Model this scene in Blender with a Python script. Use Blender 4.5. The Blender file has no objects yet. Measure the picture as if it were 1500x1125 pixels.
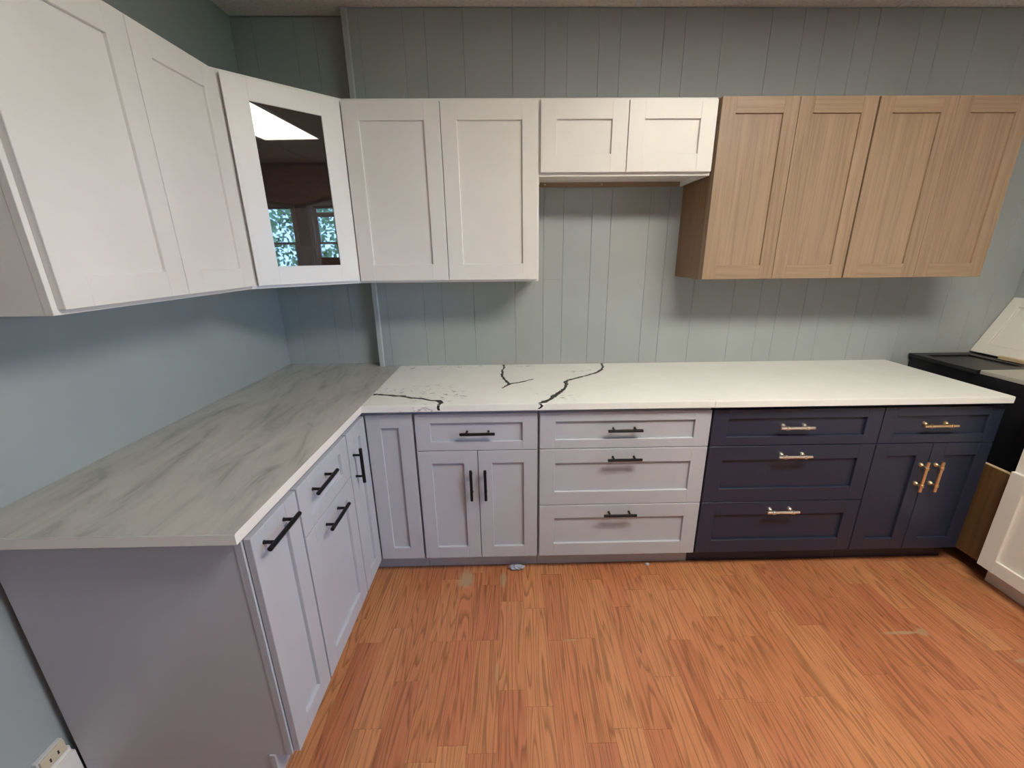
import bpy, bmesh, math, random
from mathutils import Vector, Matrix
random.seed(7)
SC = bpy.context.scene
COL = SC.collection

# ------------------------------------------------------------------ camera
CAM = dict(loc=(1.3242, -2.3097, 1.5287), yaw=0.0164, pitch=0.2966, roll=-0.0092,
           f=601.5, ppx=761.55, ppy=555.71)
def make_camera():
    c = bpy.data.cameras.new('camera'); o = bpy.data.objects.new('camera', c); COL.objects.link(o)
    ya, pi, ro = CAM['yaw'], CAM['pitch'], CAM['roll']
    fw = Vector((math.sin(ya)*math.cos(pi), math.cos(ya)*math.cos(pi), -math.sin(pi)))
    rt = Vector((math.cos(ya), -math.sin(ya), 0)); up = rt.cross(fw)
    r2 = rt*math.cos(ro) + up*math.sin(ro); u2 = -rt*math.sin(ro) + up*math.cos(ro)
    m = Matrix((r2, u2, -fw)).transposed().to_4x4(); m.translation = Vector(CAM['loc'])
    o.matrix_world = m
    c.sensor_fit = 'HORIZONTAL'; c.sensor_width = 36.0; c.lens = CAM['f']/1500*36
    c.shift_x = -(CAM['ppx']-750)/1500; c.shift_y = -(562.5-CAM['ppy'])/1500
    c.clip_start = 0.02
    SC.camera = o
make_camera()

# ------------------------------------------------------------------ sky, exposure
LAMP = 35.0
LAMP_COL = (1.0, 0.935, 0.81)
SKY = 37.0
W = bpy.data.worlds.new('sky'); SC.world = W; W.use_nodes = True
bg = W.node_tree.nodes['Background']
bg.inputs[0].default_value = (0.33, 0.58, 1.0, 1); bg.inputs[1].default_value = SKY
vs = SC.view_settings
vs.view_transform = 'Standard'; vs.look = 'None'; vs.gamma = 1.0; vs.use_curve_mapping = False
vs.exposure = 0.0

# ------------------------------------------------------------------ measured layout (metres)
ZC = 2.6134                     # ceiling
REC = 0.078                     # recessed strip of back wall
XT = 0.572                      # where the panelled wall steps forward
XR = 4.17                       # right wall
YF = -5.78                      # wall behind the camera
CT, CB = 0.914, 0.8845          # worktop top / underside
TAU = math.tau

# ------------------------------------------------------------------ materials
MATS = {}
def mat(name, col, rough=0.5, metal=0.0, **kw):
    m = bpy.data.materials.new(name); m.use_nodes = True
    b = m.node_tree.nodes['Principled BSDF']
    b.inputs['Base Color'].default_value = (*col, 1); b.inputs['Roughness'].default_value = rough
    b.inputs['Metallic'].default_value = metal
    for k, v in kw.items(): b.inputs[k].default_value = v
    MATS[name] = m
    return m, m.node_tree.nodes, m.node_tree.links, b
def N(nodes, t, **kw):
    n = nodes.new(t)
    for k, v in kw.items(): setattr(n, k, v)
    return n
def mapping(nodes, links, src, scale=(1, 1, 1), loc=(0, 0, 0), rot=(0, 0, 0)):
    m = N(nodes, 'ShaderNodeMapping'); m.inputs['Scale'].default_value = scale
    m.inputs['Location'].default_value = loc; m.inputs['Rotation'].default_value = rot
    links.new(src, m.inputs['Vector']); return m.outputs[0]
def noise(nodes, links, vec, scale, detail=4, rough=.5, dist=0):
    n = N(nodes, 'ShaderNodeTexNoise'); n.inputs['Scale'].default_value = scale
    n.inputs['Detail'].default_value = detail; n.inputs['Roughness'].default_value = rough
    n.inputs['Distortion'].default_value = dist
    if vec is not None: links.new(vec, n.inputs['Vector'])
    return n.outputs['Fac']
def ramp(nodes, links, fac, stops):
    r = N(nodes, 'ShaderNodeValToRGB'); e = r.color_ramp.elements
    while len(e) < len(stops): e.new(.5)
    for i, (p, c) in enumerate(stops):
        e[i].position = p; e[i].color = (*c, 1) if len(c) == 3 else c
    links.new(fac, r.inputs[0]); return r.outputs[0]
def mix(nodes, links, fac, a, b, mode='MIX'):
    m = N(nodes, 'ShaderNodeMix', data_type='RGBA', blend_type=mode)
    for s, v in ((0, fac), (6, a), (7, b)):
        if hasattr(v, 'links') or isinstance(v, bpy.types.NodeSocket): links.new(v, m.inputs[s])
        elif isinstance(v, (int, float)): m.inputs[s].default_value = v
        else: m.inputs[s].default_value = (*v, 1)
    return m.outputs[2]
def math_(nodes, links, op, a, b=None):
    m = N(nodes, 'ShaderNodeMath', operation=op)
    for i, v in enumerate((a, b)):
        if v is None: continue
        if isinstance(v, (int, float)): m.inputs[i].default_value = v
        else: links.new(v, m.inputs[i])
    return m.outputs[0]
def bump(nodes, links, b, h, strength=.1, dist=.002):
    n = N(nodes, 'ShaderNodeBump'); n.inputs['Strength'].default_value = strength
    n.inputs['Distance'].default_value = dist
    links.new(h, n.inputs['Height']); links.new(n.outputs[0], b.inputs['Normal'])
def geo_pos(nodes): return N(nodes, 'ShaderNodeNewGeometry').outputs['Position']

def painted(name, col, rough=.38, var=.04, bs=.03):
    m, n, l, b = mat(name, col, rough)
    p = geo_pos(n)
    f = noise(n, l, p, 3, 3)
    c = ramp(n, l, f, [(.3, tuple(x*(1-var) for x in col)), (.7, tuple(min(1, x*(1+var)) for x in col))])
    l.new(c, b.inputs['Base Color'])
    bump(n, l, b, noise(n, l, p, 350, 2), bs, .001)
    return m
painted('white_paint', (.80, .775, .735), .36)
painted('warm_white_paint', (.80, .77, .70), .40)
painted('grey_paint', (.47, .49, .55), .36)
painted('navy_paint', (.022, .029, .058), .36)
painted('black_paint', (.012, .012, .016), .40)
painted('wall_paint', (.36, .395, .395), .55, .05, .08)
painted('trim_paint', (.42, .45, .45), .45)
painted('white_metal', (.82, .82, .80), .4)
painted('beige_plastic', (.66, .57, .42), .4)
painted('sash_paint', (.62, .62, .64), .45)
painted('plastic_film', (.36, .38, .47), .25)

def wood(name, dark, mid, light, axis='z', rough=.45):
    m, n, l, b = mat(name, mid, rough)
    tc = N(n, 'ShaderNodeTexCoord').outputs['Object']
    sc = {'z': (75, 75, 2.2), 'x': (2.2, 75, 75), 'y': (75, 2.2, 75)}[axis]
    v = mapping(n, l, tc, sc)
    f1 = noise(n, l, v, 1.0, 6, .6, .6)
    sc2 = tuple(s*.18 for s in sc)
    f2 = noise(n, l, mapping(n, l, tc, sc2), 1.0, 3, .5, .4)
    c1 = ramp(n, l, f1, [(.28, dark), (.5, mid), (.75, light)])
    c2 = ramp(n, l, f2, [(.3, (.92, .91, .90)), (.7, (1.04, 1.03, 1.02))])
    l.new(mix(n, l, 1.0, c1, c2, 'MULTIPLY'), b.inputs['Base Color'])
    bump(n, l, b, f1, .06, .001)
    return m
OAK = ((.25, .168, .105), (.325, .225, .145), (.39, .275, .182))
wood('oak', *OAK, axis='z'); wood('oak_across', *OAK, axis='x')
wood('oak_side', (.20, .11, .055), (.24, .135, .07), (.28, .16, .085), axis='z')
wood('shaded_ply', (.10, .052, .02), (.135, .07, .028), (.165, .09, .038), axis='z')  # plywood darkened: the deep shade on the blind panel is in the colour
wood('ply_edge', (.58, .44, .26), (.68, .53, .33), (.74, .60, .40), axis='y')
wood('bark', (.04, .03, .02), (.07, .05, .035), (.11, .085, .06), axis='z')
wood('brown_door', (.10, .05, .03), (.14, .075, .045), (.18, .10, .06), axis='z')
mat('black_metal', (.012, .012, .013), .38, .6)
mat('dark_gap', (.03, .03, .035), .7)
mat('screw_metal', (.75, .74, .72), .35, .6)
mat('nickel_gold', (.97, .88, .78), .36, 1.0)
mat('brass', (.90, .68, .42), .34, 1.0)
mat('shaded_glass', (.027, .018, .016), .015, 0, **{'IOR': 1.65})  # opaque pane; the dark base stands in for the unlit cabinet interior
mat('grout', (.10, .055, .03), .8)

def marble():
    m, n, l, b = mat('grey_marble', (.5, .5, .48), .30)
    p = geo_pos(n)
    pr = mapping(n, l, p, (1, 1, 1), rot=(0, 0, math.radians(-5)))
    v = mapping(n, l, pr, (9.0, 2.4, 4))
    f = noise(n, l, v, 1.3, 8, .62, .9)
    f2 = noise(n, l, p, 2.2, 4, .5, .4)
    c = ramp(n, l, f, [(.30, (.25, .25, .245)), (.42, (.42, .42, .405)), (.55, (.50, .495, .475)), (.8, (.53, .525, .50))])
    c2 = ramp(n, l, f2, [(.3, (.86, .87, .88)), (.7, (1.06, 1.05, 1.03))])
    l.new(mix(n, l, 1.0, c, c2, 'MULTIPLY'), b.inputs['Base Color'])
marble()
painted('marble_edge', (.84, .81, .77), .35)
def quartz(name, flecks):
    m, n, l, b = mat(name, (.84, .83, .78), .26)
    p = geo_pos(n)
    f = noise(n, l, p, 5, 5, .6, .4)
    c = ramp(n, l, f, [(.3, (.81, .82, .79)), (.7, (.87, .88, .85))])
    if flecks:
        s = noise(n, l, mapping(n, l, p, (34, 60, 60)), 1.0, 5, .7, .6)
        msk = noise(n, l, mapping(n, l, p, (3.2, 5.5, 3), loc=(.4, .2, 0)), 1.0, 1, .4)
        t = math_(n, l, 'MULTIPLY', ramp(n, l, s, [(.56, (0, 0, 0)), (.63, (1, 1, 1))]),
                  ramp(n, l, msk, [(.54, (0, 0, 0)), (.62, (1, 1, 1))]))
        sp = N(n, 'ShaderNodeSeparateXYZ'); l.new(p, sp.inputs[0])
        t = math_(n, l, 'MULTIPLY', t, math_(n, l, 'MULTIPLY', math_(n, l, 'LESS_THAN', sp.outputs[0], 1.75), .75))
        c = mix(n, l, t, c, (.22, .22, .24))
    l.new(c, b.inputs['Base Color'])
quartz('veined_quartz', True); quartz('plain_quartz', False)
mat('vein_black', (.018, .017, .016), .4)
painted('stone_sample', (.42, .40, .34), .4)

def floor_mat():
    m, n, l, b = mat('laminate', (.5, .2, .09), .34)
    p = geo_pos(n); oi = N(n, 'ShaderNodeObjectInfo')
    at = N(n, 'ShaderNodeAttribute', attribute_name='plank_seed', attribute_type='GEOMETRY')
    rnd = math_(n, l, 'FRACT', math_(n, l, 'ADD', oi.outputs['Random'], at.outputs['Fac']))
    off = N(n, 'ShaderNodeCombineXYZ')
    l.new(math_(n, l, 'MULTIPLY', rnd, 37.0), off.inputs[0]); l.new(math_(n, l, 'MULTIPLY', rnd, 91.0), off.inputs[1])
    add = N(n, 'ShaderNodeVectorMath', operation='ADD'); l.new(p, add.inputs[0]); l.new(off.outputs[0], add.inputs[1])
    v = mapping(n, l, add.outputs[0], (15.0, .85, 15.0))
    base = noise(n, l, v, 1.0, 2, .45, .25)
    rings = math_(n, l, 'FRACT', math_(n, l, 'MULTIPLY', base, 15.0))
    grain = ramp(n, l, rings, [(0, (.30, .28, .26)), (.16, (1, 1, 1)), (.66, (.92, .92, .92)), (1, (.36, .34, .32))])
    fine = noise(n, l, mapping(n, l, add.outputs[0], (210, 7, 210)), 1.0, 3, .6)
    pores = ramp(n, l, fine, [(.34, (.62, .62, .62)), (.55, (1, 1, 1))])
    tone = ramp(n, l, rnd, [(0, (.470, .165, .080)), (.25, (.510, .196, .088)), (.5, (.545, .220, .098)),
                            (.75, (.575, .248, .110)), (1, (.500, .170, .082))])
    c = mix(n, l, .66, tone, grain, 'MULTIPLY'); c = mix(n, l, .50, c, pores, 'MULTIPLY')
    # worn, pale scuffs: each an ellipse with a ragged rim
    sx = N(n, 'ShaderNodeSeparateXYZ'); l.new(p, sx.inputs[0])
    rag = noise(n, l, mapping(n, l, p, (14, 9, 1)), 1.0, 4, .65)
    tot = None
    for (cx, cy, rx, ry, k) in ((1.075, -.655, .060, .085, .75), (1.26, -.67, .026, .085, .6), (2.93, -1.008, .13, .012, .7),
                                (3.02, -1.008, .035, .030, .6), (3.30, -1.142, .08, .016, .6), (1.245, -1.13, .012, .08, .4),
                                (1.54, -1.005, .05, .006, .6)):
        dx = math_(n, l, 'DIVIDE', math_(n, l, 'SUBTRACT', sx.outputs[0], cx), rx)
        dy = math_(n, l, 'DIVIDE', math_(n, l, 'SUBTRACT', sx.outputs[1], cy), ry)
        r2 = math_(n, l, 'ADD', math_(n, l, 'MULTIPLY', dx, dx), math_(n, l, 'MULTIPLY', dy, dy))
        r2 = math_(n, l, 'ADD', r2, math_(n, l, 'MULTIPLY', rag, .9))
        t = math_(n, l, 'MULTIPLY', ramp(n, l, r2, [(.62, (1, 1, 1)), (1.0, (0, 0, 0))]), k)
        tot = t if tot is None else math_(n, l, 'MAXIMUM', tot, t)
    c = mix(n, l, tot, c, (.40, .31, .19))
    l.new(c, b.inputs['Base Color'])
    rr = ramp(n, l, noise(n, l, p, 2.5, 3), [(.3, (.28, .28, .28)), (.7, (.42, .42, .42))])
    l.new(rr, b.inputs['Roughness'])
    bump(n, l, b, fine, .05, .0006)
floor_mat()
def tile_mat():
    m, n, l, b = mat('ceiling_tile', (.66, .60, .55), .9)
    p = geo_pos(n); f = noise(n, l, mapping(n, l, p, (60, 160, 60)), 1, 4, .6)
    l.new(ramp(n, l, f, [(.32, (.62, .57, .52)), (.5, (.86, .81, .75))]), b.inputs['Base Color'])
    bump(n, l, b, f, .3, .003)
tile_mat()
def fabric():
    m, n, l, b = mat('brown_fabric', (.13, .07, .05), .9)
    p = geo_pos(n); f = noise(n, l, mapping(n, l, p, (8, 8, 30)), 1, 5, .6)
    l.new(ramp(n, l, f, [(.3, (.16, .09, .065)), (.7, (.34, .21, .16))]), b.inputs['Base Color'])
fabric()
def leaf():
    m, n, l, b = mat('leaf', (.08, .16, .04), .6)
    p = geo_pos(n); f = noise(n, l, p, 2.5, 3)
    l.new(ramp(n, l, f, [(.3, (.14, .24, .10)), (.7, (.36, .48, .26))]), b.inputs['Base Color'])  # greens lightened: sunlight on the foliage is put into the colour
leaf()
def grass():
    m, n, l, b = mat('grass', (.12, .2, .06), .9)
    p = geo_pos(n); f = noise(n, l, p, 6, 4)
    l.new(ramp(n, l, f, [(.3, (.08, .14, .05)), (.7, (.18, .26, .10))]), b.inputs['Base Color'])
grass()
m_, n_, l_, b_ = mat('lamp_lens', (.9, .9, .88), .5)
b_.inputs['Emission Color'].default_value = (*LAMP_COL, 1); b_.inputs['Emission Strength'].default_value = LAMP
def pane_mat():
    m = bpy.data.materials.new('window_glass'); m.use_nodes = True; n, l = m.node_tree.nodes, m.node_tree.links
    n.remove(n['Principled BSDF']); o = n['Material Output']
    t = N(n, 'ShaderNodeBsdfTransparent'); g = N(n, 'ShaderNodeBsdfGlossy'); g.inputs['Roughness'].default_value = 0.0
    f = N(n, 'ShaderNodeFresnel'); f.inputs[0].default_value = 1.45
    x = N(n, 'ShaderNodeMixShader'); l.new(f.outputs[0], x.inputs[0]); l.new(t.outputs[0], x.inputs[1]); l.new(g.outputs[0], x.inputs[2])
    l.new(x.outputs[0], o.inputs[0]); MATS['window_glass'] = m
pane_mat()

# ------------------------------------------------------------------ mesh helpers
def bm_box(bm, x0, x1, y0, y1, z0, z1, bevel=0.0):
    if x0 > x1: x0, x1 = x1, x0
    if y0 > y1: y0, y1 = y1, y0
    if z0 > z1: z0, z1 = z1, z0
    v = [bm.verts.new(c) for c in ((x0, y0, z0), (x1, y0, z0), (x1, y1, z0), (x0, y1, z0), (x0, y0, z1), (x1, y0, z1), (x1, y1, z1), (x0, y1, z1))]
    fs = [bm.faces.new([v[i] for i in q]) for q in ((3, 2, 1, 0), (4, 5, 6, 7), (0, 1, 5, 4), (1, 2, 6, 5), (2, 3, 7, 6), (3, 0, 4, 7))]
    if bevel:
        es = list({e for f in fs for e in f.edges})
        bmesh.ops.bevel(bm, geom=es, offset=bevel, segments=1, affect='EDGES')
def bm_prism(bm, pts, z0, z1):
    lo = [bm.verts.new((x, y, z0)) for x, y in pts]; hi = [bm.verts.new((x, y, z1)) for x, y in pts]
    n = len(pts)
    bm.faces.new(lo[::-1]); bm.faces.new(hi)
    for i in range(n): bm.faces.new((lo[i], lo[(i+1) % n], hi[(i+1) % n], hi[i]))
def bm_lathe(bm, a, d, prof, seg=12):
    a = Vector(a); d = Vector(d).normalized()
    u = d.orthogonal().normalized(); w = d.cross(u)
    rings = []
    for (t, r) in prof:
        rings.append([bm.verts.new(a + d*t + (u*math.cos(TAU*i/seg) + w*math.sin(TAU*i/seg))*max(r, 1e-5)) for i in range(seg)])
    for A, B in zip(rings, rings[1:]):
        for i in range(seg): bm.faces.new((A[i], A[(i+1) % seg], B[(i+1) % seg], B[i]))
    bm.faces.new(rings[0][::-1]); bm.faces.new(rings[-1])
def obj(name, bm, material, parent=None, smooth=False):
    bmesh.ops.recalc_face_normals(bm, faces=bm.faces[:])
    me = bpy.data.meshes.new(name); bm.to_mesh(me); bm.free()
    me.materials.append(MATS[material])
    if smooth:
        for p in me.polygons: p.use_smooth = True
    o = bpy.data.objects.new(name, me); COL.objects.link(o)
    if parent: o.parent = parent
    return o
def box(name, material, x0, x1, y0, y1, z0, z1, parent=None, bevel=0.0):
    bm = bmesh.new(); bm_box(bm, x0, x1, y0, y1, z0, z1, bevel); return obj(name, bm, material, parent)
def boxes(name, material, lst, parent=None, bevel=0.0):
    bm = bmesh.new()
    for b in lst: bm_box(bm, *b, bevel=bevel)
    return obj(name, bm, material, parent)
def tag(o, label, cat, group=None):
    o['label'] = label; o['category'] = cat
    if group: o['group'] = group
    return o
def thing(name, label, cat, loc=(0, 0, 0), rz=0, group=None):
    o = bpy.data.objects.new(name, None); COL.objects.link(o); o.empty_display_size = .1
    o.location = loc; o.rotation_euler = (0, 0, rz); return tag(o, label, cat, group)
def struct(o): o['kind'] = 'structure'; return o

# ------------------------------------------------------------------ room shell
floor = struct(box('floor', 'grout', -.15, XR+.15, YF-.15, .25, -.12, -.004))
SW = .0978; X00 = .863 - 9*SW
def plank_mesh():
    bm = bmesh.new(); bm_box(bm, 0, 1, 0, 1, 0, 1)
    me = bpy.data.meshes.new('plank'); bmesh.ops.recalc_face_normals(bm, faces=bm.faces[:]); bm.to_mesh(me); bm.free()
    me.materials.append(MATS['laminate']); return me
PM = plank_mesh()
fixed = {11: [-.62, -.997, -1.376, -1.75], 12: [-.70, -.997, -1.40], 13: [-.80, -1.203, -1.6], 15: [-.64, -1.005, -1.45], 10: [-.66, -.997, -1.42],
         8: [-.93, -1.32], 9: [-.78, -1.16], 16: [-.998, -1.38]}
ncol = int((XR - X00)/SW) + 1
rest = bmesh.new(); seedl = rest.verts.layers.float.new('plank_seed')
for c in range(ncol):
    xa, xb = X00 + c*SW, X00 + (c+1)*SW
    xa, xb = max(xa, 0.0), min(xb, XR)
    if xb - xa < .01: continue
    cuts = list(fixed.get(c, []))
    y = (cuts[-1] if cuts else -.45 - random.random()*.45)
    if not cuts: cuts.append(y)
    while y > YF: y -= random.choice((.36, .42, .5, .58, .66)); cuts.append(y)
    cuts = [.06] + [k for k in cuts if k > YF + .1] + [YF]
    for ya, yb in zip(cuts, cuts[1:]):
        if xb > .64 and xa < 3.72 and yb < -.54 and ya > -1.85:
            o = bpy.data.objects.new('plank', PM); COL.objects.link(o); o.parent = floor
            o.location = (xa+.0003, yb+.0003, -.0035); o.scale = (xb-xa-.0006, ya-yb-.0006, .0035)
        else:
            k0 = len(rest.verts)
            bm_box(rest, xa+.0003, xb-.0003, yb+.0003, ya-.0003, -.0035, 0)
            rest.verts.ensure_lookup_table(); s = random.random()
            for q in range(k0, len(rest.verts)): rest.verts[q][seedl] = s
po = obj('planks', rest, 'laminate', floor); po['kind'] = 'stuff'

wall_left = struct(box('wall_left', 'wall_paint', -.12, 0, YF, REC+.12, 0, ZC+.03))
# back wall: a backing, then one grooved board after the other
wall_back = struct(box('wall_back', 'wall_paint', -.0, XR+.12, REC+.007, REC+.12, 0, ZC+.03))
def board(xa, xb, yface, z0=0, z1=ZC, depth=.007, g=.0014):
    bm = bmesh.new()
    bm_prism(bm, [(xa+.0004, yface+depth), (xa+.0004, yface+g*.9), (xa+g, yface), (xb-g, yface), (xb-.0004, yface+g*.9), (xb-.0004, yface+depth)], z0, z1)
    return obj('board', bm, 'wall_paint', wall_back)
box('furring', 'wall_paint', XT-.006, XR, .0065, REC+.0065, 0, ZC, wall_back)
pat = [0, .101, .304, .405, .582, .81, .965, 1.07]
gx = [XT] + [x for s in (.53, 1.75, 2.97) for x in [s + p for p in pat] if XT+.02 < x < XR-.02] + [XR]
for a, b in zip(gx, gx[1:]):
    if 1.48 < a and b < 1.76:
        board(a, b, 0, 0, 1.3924); board(a, b, 0, 1.3934, ZC)
    else: board(a, b, 0)
for a, b in zip([0, .10, .297, .394], [.10, .297, .394, XT-.006]): board(a, b, REC)
bm = bmesh.new(); bm_prism(bm, [(XT-.018, REC), (XT-.018, -.004), (XT-.014, -.008), (XT+.006, -.008), (XT+.012, -.003), (XT+.012, .001), (XT-.005, .001), (XT-.005, REC)], CT, ZC)
struct(obj('trim_1', bm, 'trim_paint'))
# right wall with two window openings
WIN = [(-3.50, -2.54), (-2.38, -1.78)]; WZ0, WZ1 = 1.18, 2.17
bl = [(XR, XR+.12, YF, .09, 0, WZ0), (XR, XR+.12, YF, .09, WZ1, ZC+.03)]
ys = [YF] + [v for w in WIN for v in w] + [.09]
for i in range(0, len(ys), 2): bl.append((XR, XR+.12, ys[i], ys[i+1], WZ0, WZ1))
struct(boxes('wall_right', 'wall_paint', bl))
struct(box('wall_front', 'wall_paint', -.12, XR+.12, YF-.12, YF, 0, ZC+.03))
for i, (a, b) in enumerate(WIN):
    w = struct(boxes('window_%d' % (i+1), 'sash_paint', [(XR-.012, XR+.10, a, a+.05, WZ0, WZ1), (XR-.012, XR+.10, b-.05, b, WZ0, WZ1),
               (XR-.012, XR+.10, a+.05, b-.05, WZ1-.04, WZ1), (XR-.03, XR+.10, a-.02, b+.02, WZ0-.03, WZ0+.02)]))
    for (z0, z1, x) in [((WZ0+.02, 1.70, .03), (1.67, WZ1-.04, .06)), ((WZ0+.02, 1.70, .03), (1.67, 2.03, .06), (2.03, WZ1-.04, .06))][i]:
        s = boxes('sash', 'sash_paint', [(XR+x, XR+x+.03, a+.05, a+.085, z0, z1), (XR+x, XR+x+.03, b-.085, b-.05, z0, z1),
              (XR+x, XR+x+.03, a+.085, b-.085, z0, z0+.028), (XR+x, XR+x+.03, a+.085, b-.085, z1-.028, z1)], w)
        box('pane', 'window_glass', XR+x+.012, XR+x+.016, a+.085, b-.085, z0+.028, z1-.028, s)
    L = bpy.data.lights.new('daylight_portal', 'AREA'); L.shape = 'RECTANGLE'; L.size = WZ1-WZ0; L.size_y = b-a; L.cycles.is_portal = True
    lo = bpy.data.objects.new('daylight_portal', L); COL.objects.link(lo); lo.location = (XR+.13, (a+b)/2, (WZ0+WZ1)/2); lo.rotation_euler = (0, math.pi/2, 0)
# baseboard on the left wall in front of the cabinets
bm = bmesh.new()
for x1, z1 in ((.027, .155), (.032, .06)):
    bm_prism(bm, [(0, YF), (x1, YF), (x1, -1.452), (0, -1.452)], 0, z1)
bm_prism(bm, [(0, YF), (.016, YF), (.016, -1.452), (0, -1.452)], .155, .172)
struct(obj('baseboard_left', bm, 'white_paint'))
# ceiling: tiles in a metal grid
ceiling = struct(box('ceiling', 'dark_gap', -.12, XR+.12, YF-.12, REC+.12, ZC+.03, ZC+.1))
GX = [0, .69, 1.92, 3.15, XR]; GY = [REC, -.38, -.98, -1.58, -2.18, -2.78, -3.38, -3.98, -4.58, -5.18, YF]
LIT = {(2, 3)}
for i in range(4):
    for j in range(10):
        if (i, j) in LIT: continue
        box('ceiling_tile', 'ceiling_tile', GX[i]+.003, GX[i+1]-.003, GY[j+1]+.003, GY[j]-.003, ZC+.004, ZC+.02, ceiling)
for x in GX[1:-1]: box('grid_bar', 'white_metal', x-.012, x+.012, YF, REC, ZC, ZC+.004, ceiling)
for i in range(4):
    for y in GY[1:-1]: box('grid_bar', 'white_metal', GX[i]+(.012 if i else 0), GX[i+1]-(.012 if i < 3 else 0), y-.012, y+.012, ZC, ZC+.004, ceiling)
for k, (i, j) in enumerate(sorted(LIT)):
    x0, x1, y0, y1 = GX[i]+.012, GX[i+1]-.012, GY[j+1]+.012, GY[j]-.012
    t = thing('ceiling_light', 'fluorescent ceiling panel set flush in the tile ceiling', 'ceiling light', ((x0+x1)/2, (y0+y1)/2, ZC))
    a, b = (x1-x0)/2, (y1-y0)/2
    boxes('frame', 'white_metal', [(-a, a, -b, -b+.022, 0, .02), (-a, a, b-.022, b, 0, .02), (-a, -a+.022, -b+.022, b-.022, 0, .02), (a-.022, a, -b+.022, b-.022, 0, .02)], t)
    box('lens', 'lamp_lens', -a+.022, a-.022, -b+.022, b-.022, .008, .014, t)
    box('housing', 'white_metal', -a, a, -b, b, .02, .029, t)

# ------------------------------------------------------------------ cabinets
def handle(parent, kind, cx, cz, yface, horiz=True, length=.155):
    """bar pull standing off the front at local y = yface"""
    bm = bmesh.new(); d = Vector((1, 0, 0)) if horiz else Vector((0, 0, 1))
    c = Vector((cx, yface-.032, cz)); a = c - d*length/2
    if kind == 'black_metal':
        r = .0068
        bm_lathe(bm, a, d, [(0, r*.8), (.0012, r), (length-.0012, r), (length, r*.8)])
        for s in (-.048, .048):
            bm_lathe(bm, Vector((cx, yface, cz)) + d*s, (0, -1, 0), [(0, .0058), (.0015, .0058), (.003, .0048), (.031, .0048)], 10)
    else:
        r = .0066; e = .026; L = length
        bm_lathe(bm, a, d, [(0, r*.7), (.001, r), (e, r), (e+.001, r*1.5), (e+.005, r*1.5), (e+.006, r*1.05), (e+.009, r*1.05), (e+.010, r*1.4), (e+.013, r*1.4), (e+.014, r),
                             (L-e-.014, r), (L-e-.013, r*1.4), (L-e-.010, r*1.4), (L-e-.009, r*1.05), (L-e-.006, r*1.05), (L-e-.005, r*1.5), (L-e-.001, r*1.5), (L-e, r), (L-.001, r), (L, r*.7)])
        for s in (-.048, .048):
            bm_lathe(bm, Vector((cx, yface, cz)) + d*s, (0, -1, 0), [(0, .0105), (.004, .0105), (.009, .0085), (.014, .0052), (.031, .005)], 12)
    return obj('handle', bm, kind, parent, smooth=False)
FT = .019                       # thickness of a door
def front(parent, name, m, x0, x1, z0, z1, y=0.0, stile=.066, rail=None, recess=.0115, pull=None, hm='black_metal', across=None, glass=None):
    rail = rail or stile; across = across or m; bv = .0012
    if glass: d = box(name, glass, x0+stile-.002, x1-stile+.002, y-FT+.006, y-FT+.010, z0+rail-.002, z1-rail+.002, parent); d['label'] = 'reflective glass pane coloured dark for the unlit interior'
    else: d = box(name, m, x0+stile-.002, x1-stile+.002, y-FT+recess, y-.002, z0+rail-.002, z1-rail+.002, parent)
    box('stile', m, x0, x0+stile, y-FT, y, z0, z1, d, bv); box('stile', m, x1-stile, x1, y-FT, y, z0, z1, d, bv)
    box('rail', across, x0+stile-.001, x1-stile+.001, y-FT, y, z1-rail, z1, d, bv)
    box('rail', across, x0+stile-.001, x1-stile+.001, y-FT, y, z0, z0+rail, d, bv)
    if pull: handle(d, hm, pull[1], pull[2], y-FT + (pull[3] if len(pull) > 3 else 0), pull[0] == 'h', .155)
    return d
def base_body(t, m, w, depth, toe_set=.05, z1=CB-.0005, z0=.102, toe_m=None, ff=True):
    box('body', m, .001, w-.001, .002, depth, z0, z1, t)
    boxes('toe_kick', toe_m or m, [(.001, w-.001, toe_set, toe_set+.015, 0.0005, z0)], t)
    boxes('plinth', 'dark_gap', [(.02, w-.02, toe_set+.016, depth-.02, 0.0005, z0)], t)

BF = -.6321                     # face of the back-run doors
YB = BF + FT                    # face of their cabinets
xs, x2, x3, x4, x5 = .8813, 1.4329, 2.2042, 2.9799, 3.5356
zb, zt = .106, .8605
g = .0055
D = -YB - .004
# grey drawer-over-doors
t = thing('base_cabinet', 'grey base cabinet with one drawer above two doors, black bar pulls', 'cabinet', (xs, YB, 0))
w = x2 - xs; base_body(t, 'grey_paint', w, D)
front(t, 'drawer_front', 'grey_paint', g, w-g, .6855, zt, rail=.042, pull=('h', 1.1615-xs, .772, .0115))
front(t, 'door', 'grey_paint', g, w/2-.0015, zb, .682, stile=.062, pull=('v', 1.126-xs, .522))
front(t, 'door', 'grey_paint', w/2+.0015, w-g, zb, .682, stile=.062, pull=('v', 1.190-xs, .522))
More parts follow.
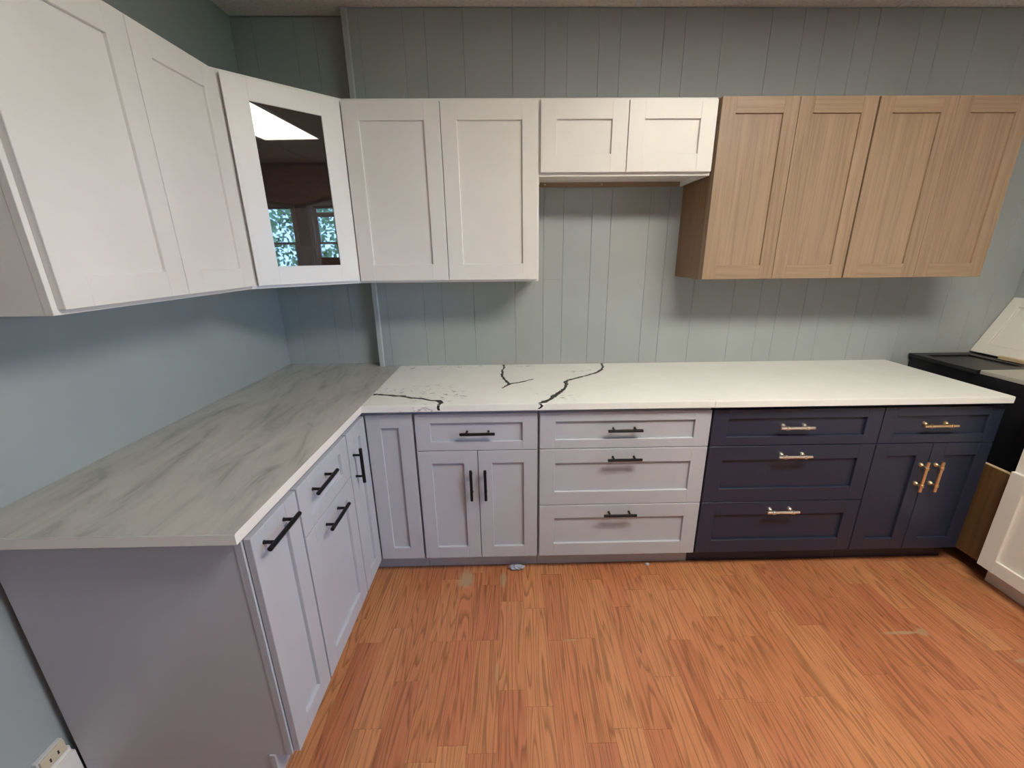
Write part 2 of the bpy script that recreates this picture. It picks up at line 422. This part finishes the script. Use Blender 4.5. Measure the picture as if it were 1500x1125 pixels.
# grey three-drawer
def three_drawers(label, x0, x1, m, hm, hx, gl, gr):
    t = thing('drawer_cabinet', label, 'cabinet', (x0, YB, 0)); w = x1-x0
    base_body(t, m, w, D)
    front(t, 'drawer_front', m, gl, w-gr, .6865, zt, rail=.043, stile=.07, pull=('h', hx[0]-x0, .777, .0115), hm=hm)
    front(t, 'drawer_front', m, gl, w-gr, .3935, .6825, rail=.07, stile=.07, pull=('h', hx[1]-x0, .640), hm=hm)
    front(t, 'drawer_front', m, gl, w-gr, zb, .3895, rail=.07, stile=.07, pull=('h', hx[2]-x0, .350), hm=hm)
three_drawers('grey base cabinet of three wide drawers with black bar pulls', x2, x3, 'grey_paint', 'black_metal', (1.817, 1.820, 1.817), g, .003)
three_drawers('navy base cabinet of three wide drawers with pale gold pulls', x3, x4, 'navy_paint', 'nickel_gold', (2.585, 2.593, 2.589), .006, .002)
t = thing('base_cabinet', 'navy base cabinet with one drawer above two doors, brass pulls', 'cabinet', (x4, YB, 0))
w = x5 - x4; base_body(t, 'navy_paint', w, D)
front(t, 'drawer_front', 'navy_paint', .002, w-.012, .6855, zt, rail=.042, stile=.062, pull=('h', 3.234-x4, .776, .0115), hm='brass')
mid = 3.247 - x4
front(t, 'door', 'navy_paint', .002, mid-.0015, zb, .682, stile=.062, pull=('v', 3.214-x4, .525), hm='brass')
front(t, 'door', 'navy_paint', mid+.0015, w-.012, zb, .682, stile=.062, pull=('v', 3.284-x4, .525), hm='brass')

# corner cabinet: one door on each leg of the L
LF = .6691; XB = LF - FT        # left-run door face / cabinet face
ya, yb, yc = -.8355, -1.2216, -1.4474
t = thing('corner_cabinet', 'grey L-shaped corner base cabinet with a narrow door on each side', 'cabinet', (0, 0, 0))
bm = bmesh.new(); bm_prism(bm, [(.03, -.004), (.03, ya+.001), (XB-.002, ya+.001), (XB-.002, YB+.002), (xs-.001, YB+.002), (xs-.001, -.004)], .102, CB-.0005); obj('body', bm, 'grey_paint', t)
bm = bmesh.new(); TX, TY = XB-.05, YB+.05
bm_prism(bm, [(TX-.015, ya+.001), (TX, ya+.001), (TX, TY), (xs-.001, TY), (xs-.001, TY+.015), (TX-.015, TY+.015)], .0005, .102); obj('toe_kick', bm, 'grey_paint', t)
bm = bmesh.new(); bm_prism(bm, [(.05, -.02), (.05, ya+.02), (TX-.02, ya+.02), (TX-.02, TY+.02), (xs-.02, TY+.02), (xs-.02, -.02)], .0005, .102); obj('plinth', bm, 'dark_gap', t)
front(t, 'door', 'grey_paint', LF+.004, xs-g, zb, zt, y=YB, stile=.062)
def left_front(parent, **kw):              # a front on the left run: built facing -y, turned to face +x
    d = front(parent, **kw)
    d.rotation_euler = (0, 0, math.pi/2); return d
d = left_front(t, name='door', m='grey_paint', x0=ya+.004, x1=BF-.004, z0=zb, z1=zt, y=-XB, stile=.062, pull=('v', -.8045+.012, .705))
# the two units of the left run
def left_unit(label, y0, y1, end):
    t = thing('base_cabinet', label, 'cabinet', (XB, y0, 0), math.pi/2); w = y1-y0
    dp = XB - .030
    if end:
        bm = bmesh.new()
        bm_prism(bm, [(.0005, .0205), (w-.001, .0205), (w-.001, dp), (.0005, dp)], .102, CB-.0005); obj('body', bm, 'grey_paint', t)
        # finished end panel reaching the floor with its toe notch, and the face frame stile
        boxes('end_panel', 'grey_paint', [(-.0005, .012, .071, dp, .0005, .1018), (-.0005, .0004, .0205, dp, .1022, CB-.001)], t)
        boxes('face_frame', 'grey_paint', [(-.0022, .038, 0.002, .020, .102, CB-.0005), (w-.02, w-.001, 0.002, .020, .102, CB-.0005), (.038, w-.02, 0.002, .020, .84, CB-.0005), (.038, w-.02, 0.002, .020, .102, .14)], t)
        box('toe_kick', 'grey_paint', -.004, w-.001, .055, .07, .0005, .1015, t)
    else: base_body(t, 'grey_paint', w, dp)
    return t, w
t, w = left_unit('narrow grey end cabinet with one full-height door under the marble worktop', yc, yb, True)
front(t, 'door', 'grey_paint', .004, w-.0045, zb, zt, stile=.062, pull=('h', -1.352-yc, .818))
t, w = left_unit('grey base cabinet with one drawer above one door, beside the corner cabinet', yb, ya, False)
front(t, 'drawer_front', 'grey_paint', .0045, w-.0045, .6865, zt, rail=.042, stile=.062, pull=('h', -1.062-yb, .795, .0115))
front(t, 'door', 'grey_paint', .0045, w-.0045, zb, .6815, stile=.062, pull=('h', -1.035-yb, .638))

# ------------------------------------------------------------------ worktops
LC, BC, YCE, XJ, XCE = .6736, -.6597, -1.4937, 2.1958, 3.5135
def slab(name, label, m, pts, em=None):
    bm = bmesh.new(); bm_prism(bm, pts, CB, CT)
    bmesh.ops.bevel(bm, geom=[e for e in bm.edges if all(v.co.z > CT-.001 and (v.co.y < -.6) for v in e.verts) and (e.verts[0].co.x < LC+.0003 or abs(e.verts[0].co.y-e.verts[1].co.y) < .001)], offset=.0022, segments=2, affect='EDGES')
    o = obj(name, bm, m)
    if em:
        o.data.materials.append(MATS[em])
        for p in o.data.polygons:
            if abs(p.normal.z) < .5: p.material_index = 1
    return tag(o, label, 'countertop')
slab('countertop', 'grey marble-look worktop along the left wall with pale front edge', 'grey_marble',
     [(.001, REC-.001), (.001, YCE), (LC, YCE), (LC, -.009), (XT-.020, -.009), (XT-.020, REC-.001)], 'marble_edge')
qz = slab('countertop', 'white quartz worktop with bold black crack-like veins', 'veined_quartz', [(LC+.0006, -.001), (LC+.0006, BC), (XJ-.0001, BC), (XJ-.0001, -.001)])
slab('countertop', 'plain white quartz worktop over the navy cabinets', 'plain_quartz', [(XJ+.0001, -.001), (XJ+.0001, BC-.002), (XCE, BC-.002), (XCE, -.001)])
def vein(pts, w0, w1, down=None):
    """a jagged inlaid line on the worktop, optionally running on down the front edge"""
    rnd = random.Random(len(pts)*7+int(pts[0][0]*100)); P = []
    for (a, b) in zip(pts, pts[1:]):
        a, b = Vector(a), Vector(b); n = max(2, int((b-a).length/.012))
        for i in range(n):
            q = a.lerp(b, i/n); j = .0028 if i else 0
            P.append(Vector((q.x + rnd.uniform(-j, j), min(-.002, q.y + rnd.uniform(-j, j)))))
    P.append(Vector(pts[-1]))
    bm = bmesh.new(); L, R, Lb, Rb = [], [], [], []
    for i, q in enumerate(P):
        tng = (P[min(i+1, len(P)-1)] - P[max(i-1, 0)]).normalized(); nn = Vector((-tng.y, tng.x))
        w = 1.55*(w0 + (w1-w0)*i/(len(P)-1))*rnd.uniform(.55, 1.35)/2
        for s, l in ((1, L), (-1, R)):
            e = q + nn*w*s; e.y = max(e.y, BC+.0015); l.append(bm.verts.new((e.x, e.y, CT+.0004)))
        for s, l in ((1, Lb), (-1, Rb)):
            e = q + nn*w*s; e.y = max(e.y, BC+.0015); l.append(bm.verts.new((e.x, e.y, CT-.001)))
    for i in range(len(P)-1):
        bm.faces.new((L[i], L[i+1], R[i+1], R[i])); bm.faces.new((Lb[i], L[i], R[i], Rb[i])) if i == 0 else None
        bm.faces.new((L[i], Lb[i], Lb[i+1], L[i+1])); bm.faces.new((R[i], R[i+1], Rb[i+1], Rb[i]))
    if down:
        for (xa, za), (xb, zb_) in zip(down, down[1:]):
            vs_ = [bm.verts.new(c) for c in ((xa-.006, BC-.0004, za), (xa+.006, BC-.0004, za), (xb+.005, BC-.0004, zb_), (xb-.005, BC-.0004, zb_))]
            bm.faces.new(vs_)
            vb = [bm.verts.new(v.co + Vector((0, .0015, 0))) for v in vs_]
            for i in range(4): bm.faces.new((vs_[i], vs_[(i+1) % 4], vb[(i+1) % 4], vb[i]))
    return obj('vein', bm, 'vein_black', qz)
vein([(.677, -.507), (.697, -.506), (.751, -.519), (.778, -.528), (.826, -.537), (.856, -.558), (.916, -.571), (.953, -.596), (.995, -.605), (1.011, -.631), (1.003, -.6575)], .012, .013, [(1.003, .9135), (1.000, .900), (1.004, .890)])
vein([(1.267, -.004), (1.273, -.062), (1.262, -.126), (1.267, -.181), (1.263, -.232), (1.279, -.299), (1.304, -.371)], .008, .009)
vein([(1.304, -.371), (1.269, -.441)], .010, .006); vein([(1.304, -.371), (1.351, -.355), (1.426, -.296)], .009, .005)
vein([(1.837, -.004), (1.833, -.067), (1.812, -.135), (1.776, -.188), (1.707, -.247), (1.601, -.324), (1.582, -.36), (1.585, -.39), (1.572, -.441), (1.554, -.487), (1.513, -.55), (1.487, -.605), (1.448, -.645), (1.436, -.6575)], .007, .015,
     [(1.436, .9135), (1.446, .905), (1.440, .897), (1.430, .890)])

# ------------------------------------------------------------------ wall cabinets
ZU, ZT2, ZS = 1.4038, 2.1555, 1.8544
UF = .332; UB = -UF + FT        # door face / cabinet face
def upper_body(t, m, w, z0, z1, depth, inner=None, rail=True, side_m=None):
    th = .015; inner = inner or m
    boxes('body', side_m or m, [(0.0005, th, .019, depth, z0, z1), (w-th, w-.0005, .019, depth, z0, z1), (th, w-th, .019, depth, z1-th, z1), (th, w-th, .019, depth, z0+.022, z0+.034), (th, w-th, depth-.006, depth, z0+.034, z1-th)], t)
    boxes('face_frame', m, [(0, .038, 0, .019, z0, z1), (w-.038, w, 0, .019, z0, z1), (.038, w-.038, 0, .019, z0, z0+.038), (.038, w-.038, 0, .019, z1-.038, z1)], t, .0008)
    if rail:
        r = box('hanging_rail', 'oak_across', th, w-th, depth-.013, depth, z0, z0+.0215, t)
        for sx in (.05, w*.45): 
            bm = bmesh.new(); bm_lathe(bm, (sx, depth-.013, z0+.011), (0, -1, 0), [(0, .004), (.0015, .0035)], 8); obj('screw', bm, 'screw_metal', r)
u1, u2, u3 = .6169, 1.4496, 2.2089
t = thing('wall_cabinet', 'tall white two-door wall cabinet between the glass-door unit and the short unit', 'cabinet', (u1, UB, 0)); w = u2-u1
upper_body(t, 'white_paint', w, ZU, ZT2, -UB-.001)
um = 1.0307-u1
front(t, 'door', 'white_paint', .004, um-.0015, ZU+.010, ZT2-.013, stile=.068, recess=.010, rail=.072)
front(t, 'door', 'white_paint', um+.0015, w-.006, ZU+.010, ZT2-.013, stile=.068, recess=.010, rail=.072)
t = thing('wall_cabinet', 'short white two-door wall cabinet over an open gap', 'cabinet', (u2, UB, 0)); w = u3-u2
upper_body(t, 'white_paint', w, ZS, ZT2, -UB-.001)
front(t, 'door', 'white_paint', .006, w/2-.0015, ZS+.014, ZT2-.011, stile=.068, recess=.010, rail=.072)
front(t, 'door', 'white_paint', w/2+.0015, w-.004, ZS+.014, ZT2-.011, stile=.068, recess=.010, rail=.072)
w0, w1, w2, w3, w4 = 2.2182, 2.5523, 2.8941, 3.235, 3.5667
for k, (a, m_, b, lab) in enumerate(((w0, w1, w2, 'light oak two-door wall cabinet beside the short white wall cabinet'), (w2, w3, w4, 'light oak two-door wall cabinet at the end of the row, with bare wall beyond'))):
    t = thing('wall_cabinet', lab, 'cabinet', (a, UB, 0)); w = b-a
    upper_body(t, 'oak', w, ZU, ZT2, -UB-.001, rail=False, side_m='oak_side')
    front(t, 'door', 'oak', .002, m_-a-.001, ZU+.002, ZT2-.001, stile=.063, recess=.008, across='oak_across')
    front(t, 'door', 'oak', m_-a+.001, w-.006, ZU+.002, ZT2-.001, stile=.063, recess=.008, across='oak_across')
# left wall
v0, v2, ULF = -.6225, -1.3632, .3102
ULB = ULF - FT
t = thing('wall_cabinet', 'large white two-door wall cabinet hung on the left wall', 'cabinet', (ULB, v2, 0), math.pi/2); w = v0-v2
upper_body(t, 'white_paint', w, ZU, ZT2, ULB-.001)
ws = -.975 - v2
front(t, 'door', 'white_paint', .012, ws-.0015, ZU+.012, ZT2-.012, stile=.068, recess=.010, rail=.072)
front(t, 'door', 'white_paint', ws+.0015, w-.006, ZU+.012, ZT2-.012, stile=.068, recess=.010, rail=.072)
# diagonal corner unit with a glass door, its interior shade put into the pane colour
A = Vector((ULB+.0, v0)); B = Vector((u1, UB)); tv = (B-A).normalized(); ang = math.atan2(tv.y, tv.x); wd = (B-A).length
t = thing('wall_cabinet', 'diagonal white corner wall cabinet with a mirror-like glass door coloured dark for interior shade', 'cabinet', (A.x, A.y, 0), ang)
inv = Matrix.Rotation(-ang, 2)
def loc2(x, y): return tuple(inv @ (Vector((x, y)) - A))
bm = bmesh.new()
pts = [loc2(x, y) for x, y in ((.001, v0+.0005), (A.x, v0+.0005), (u1-.0005, UB), (u1-.0005, -.001), (.001, -.001))]
bm_prism(bm, pts, ZU, ZT2); obj('body', bm, 'white_paint', t)
front(t, 'door', 'white_paint', .021, wd-.015, ZU+.012, ZT2-.012, stile=.080, rail=.073, glass='shaded_glass')

# ------------------------------------------------------------------ things along the right wall
# black cabinet in the far corner, raw panel, white base cabinet
BX = 3.66
t = thing('base_cabinet', 'black base cabinet in the far corner behind the white worktop end', 'cabinet', (BX, -.002, 0), -math.pi/2)
dp = XR - BX - .002
box('body', 'black_paint', .002, .716, 0, dp, .1, .934, t)
box('toe_kick', 'black_paint', .002, .716, .06, dp, .0005, .1, t)
tag(front(None, 'cabinet_door', 'black_paint', 0, .355, 0, .37, stile=.055, recess=.008), 'black shaker door lying flat on the black cabinet', 'door')
d = bpy.context.scene.objects['cabinet_door']
d.matrix_world = Matrix.Translation((BX-.018, -.378, .9345)) @ Matrix.Rotation(-math.pi/2, 4, 'X')
d.location.z = .9345
o = tag(box('stone_slab', 'stone_sample', 3.655, 4.12, -.68, -.381, .9345, .9545, bevel=.002), 'grey-beige stone sample slab lying next to the black door', 'slab')
# white panel door leaning back against the right wall
t = thing('cabinet_door', 'cream white panelled door leaning against the right wall', 'door', (4.006, -.004, .9545), 0)
ld = math.hypot(.163-.012, .30); th = math.atan2(.30, .163-.012)
df = front(None, 'door_frame', 'warm_white_paint', 0, .52, 0, .345, y=0, stile=.055, recess=.006)
df.parent = t
df.matrix_parent_inverse = Matrix.Identity(4)
lean = math.pi/2 - math.radians(62.5)
df.matrix_local = Matrix.Translation((.017, 0, 0)) @ Matrix.Rotation(-math.pi/2, 4, 'Z') @ Matrix.Rotation(-lean, 4, 'X')
boxes('panel_bead', 'warm_white_paint', [(.058, .066, -.016, -.0125, .058, .287), (.454, .462, -.016, -.0125, .058, .287), (.066, .454, -.016, -.0125, .058, .066), (.066, .454, -.016, -.0125, .279, .287)], df)
tag(box('wood_strip', 'ply_edge', 3.982, 4.000, -.37, -.17, .9549, .973, bevel=.001), 'short pale wood strip at the foot of the leaning white door', 'strip')
# white base cabinet facing left, with its raw plywood blind panel
WX = 3.535; Y0 = -.735; WL = 1.75
t = thing('base_cabinet', 'white base cabinet along the right wall with a raw plywood blind panel', 'cabinet', (WX, Y0, 0), -math.pi/2)
dp = XR - WX - .002
box('body', 'warm_white_paint', .0, WL, .0, dp, .1, .93, t)
box('toe_kick', 'warm_white_paint', .0, WL, .055, dp, .0005, .1, t)
bp = box('blind_panel', 'shaded_ply', -.165, -.001, .024, .040, .085, .556, t)
box('edge_band', 'ply_edge', -.165, -.001, .024, .040, .5562, .560, bp)
n = 4; dw = WL/n
for k in range(n):
    front(t, 'door', 'warm_white_paint', k*dw+.002, (k+1)*dw-.002, .102, .592, stile=.062)
tag(box('countertop', 'plain_quartz', WX-.02, XR-.001, Y0-WL-.01, Y0-.001, .9305, .958, bevel=.002), 'white worktop on the white cabinets along the right wall', 'countertop')
# sample doors standing on it under the windows
def sample_door(label, m, yc_, wd_, h_, x):
    t = thing('sample_door', label, 'door', (x, yc_, .9585), 0)
    d = front(None, 'door_frame', m, -wd_/2, wd_/2, 0, h_, stile=.06); d.parent = t
    d.matrix_local = Matrix.Rotation(-math.pi/2, 4, 'Z') @ Matrix.Rotation(-math.radians(4), 4, 'X')
sample_door('grey sample door standing between the two windows', 'grey_paint', -2.46, .22, .69, XR-.085)
sample_door('brown sample door standing under the window near the corner', 'brown_door', -2.06, .40, .55, XR-.075)

# ------------------------------------------------------------------ valance over the windows
bm = bmesh.new(); nu, nv = 90, 16; ya_, yb_ = -3.72, -1.25
gridv = []
for i in range(nu+1):
    col = []
    u = i/nu; y = ya_ + (yb_-ya_)*u; sw = abs(math.sin(math.pi*u*3))
    for j in range(nv+1):
        v = j/nv
        z = 2.585 - v*(.36 + .085*sw)
        x = XR - .05 - .05*v - (.018*math.sin(v*18 + 2.2*sw) * (v > .25)*min(1, (v-.25)*3))
        col.append(bm.verts.new((x, y, z)))
    gridv.append(col)
for i in range(nu):
    for j in range(nv): bm.faces.new((gridv[i][j], gridv[i+1][j], gridv[i+1][j+1], gridv[i][j+1]))
o = obj('window_valance', bm, 'brown_fabric', None, True)
sm = o.modifiers.new('thickness', 'SOLIDIFY'); sm.thickness = .004
tag(o, 'brown gathered fabric valance above the windows', 'valance')
box('mounting_board', 'brown_door', XR-.06, XR-.0005, ya_, yb_, 2.588, 2.606, o)

# ------------------------------------------------------------------ small things
t = thing('outlet_box', 'beige surface-mounted wall outlet above the baseboard by the end cabinet', 'outlet', (0.0005, -1.492, .172))
box('back_box', 'sash_paint', 0, .014, -.034, .034, .0005, .042, t, .001)
f = box('cover_plate', 'beige_plastic', .014, .022, -.030, .030, .0005, .040, t, .0012)
boxes('slot', 'dark_gap', [(.0215, .0224, -.012, -.008, .014, .026), (.0215, .0224, .008, .012, .014, .026)], f)
def scrap(label, c, r, seed, flat):
    rnd = random.Random(seed); bm = bmesh.new(); bmesh.ops.create_icosphere(bm, subdivisions=3, radius=1)
    for v in bm.verts:
        k = .72 + .5*rnd.random()
        v.co = Vector((v.co.x*r[0]*k, v.co.y*r[1]*k, max(-.9, v.co.z)*r[2]*k))
    zmin = min(v.co.z for v in bm.verts)
    for v in bm.verts: v.co += Vector((c[0], c[1], .0004 - zmin))
    return tag(obj('plastic_scrap', bm, 'plastic_film', None, False), label, 'litter')
scrap('crumpled clear plastic scrap by the toe kick of the drawer-over-doors cabinet', (1.328, -.600), (.040, .014, .013), 3, 1)
scrap('tiny white plastic scrap by the toe kick of the grey drawers', (1.995, -.592), (.010, .007, .008), 5, 1)

# ------------------------------------------------------------------ outdoors beyond the windows
gnd = struct(box('ground', 'grass', XR+.3, 40, -30, 20, -.4, -.3))
def tree(label, x, y, h, r, seed):
    rnd = random.Random(seed)
    t = thing('tree', label, 'tree', (x, y, -.3))
    bm = bmesh.new(); bm_lathe(bm, (0, 0, 0), (0, 0, 1), [(0, .2), (.3, .14), (h*.5, .11), (h*.8, .05)], 10); obj('trunk', bm, 'bark', t)
    bm = bmesh.new()
    for i in range(int(1700*r*r)):
        while True:
            p = Vector((rnd.uniform(-1, 1), rnd.uniform(-1, 1), rnd.uniform(-1, 1)))
            if .15 < p.length < 1: break
        c = Vector((p.x*r, p.y*r, h*.62 + p.z*h*.42)); s = rnd.uniform(.05, .10)
        a = Vector((rnd.gauss(0, 1), rnd.gauss(0, 1), rnd.gauss(0, 1))).normalized(); b = a.orthogonal().normalized()
        bm.faces.new([bm.verts.new(c + q) for q in (a*s, b*s*.5, -a*s, -b*s*.5)])
    f = obj('foliage', bm, 'leaf', t); f['kind'] = 'stuff'
tree('leafy tree outside, straight beyond the window farther from the cabinets', 8.4, -4.75, 4.8, 1.1, 1)
tree('slender leafy tree outside, beyond the window nearer the cabinets', 13.5, -2.2, 4.4, 1.1, 2)
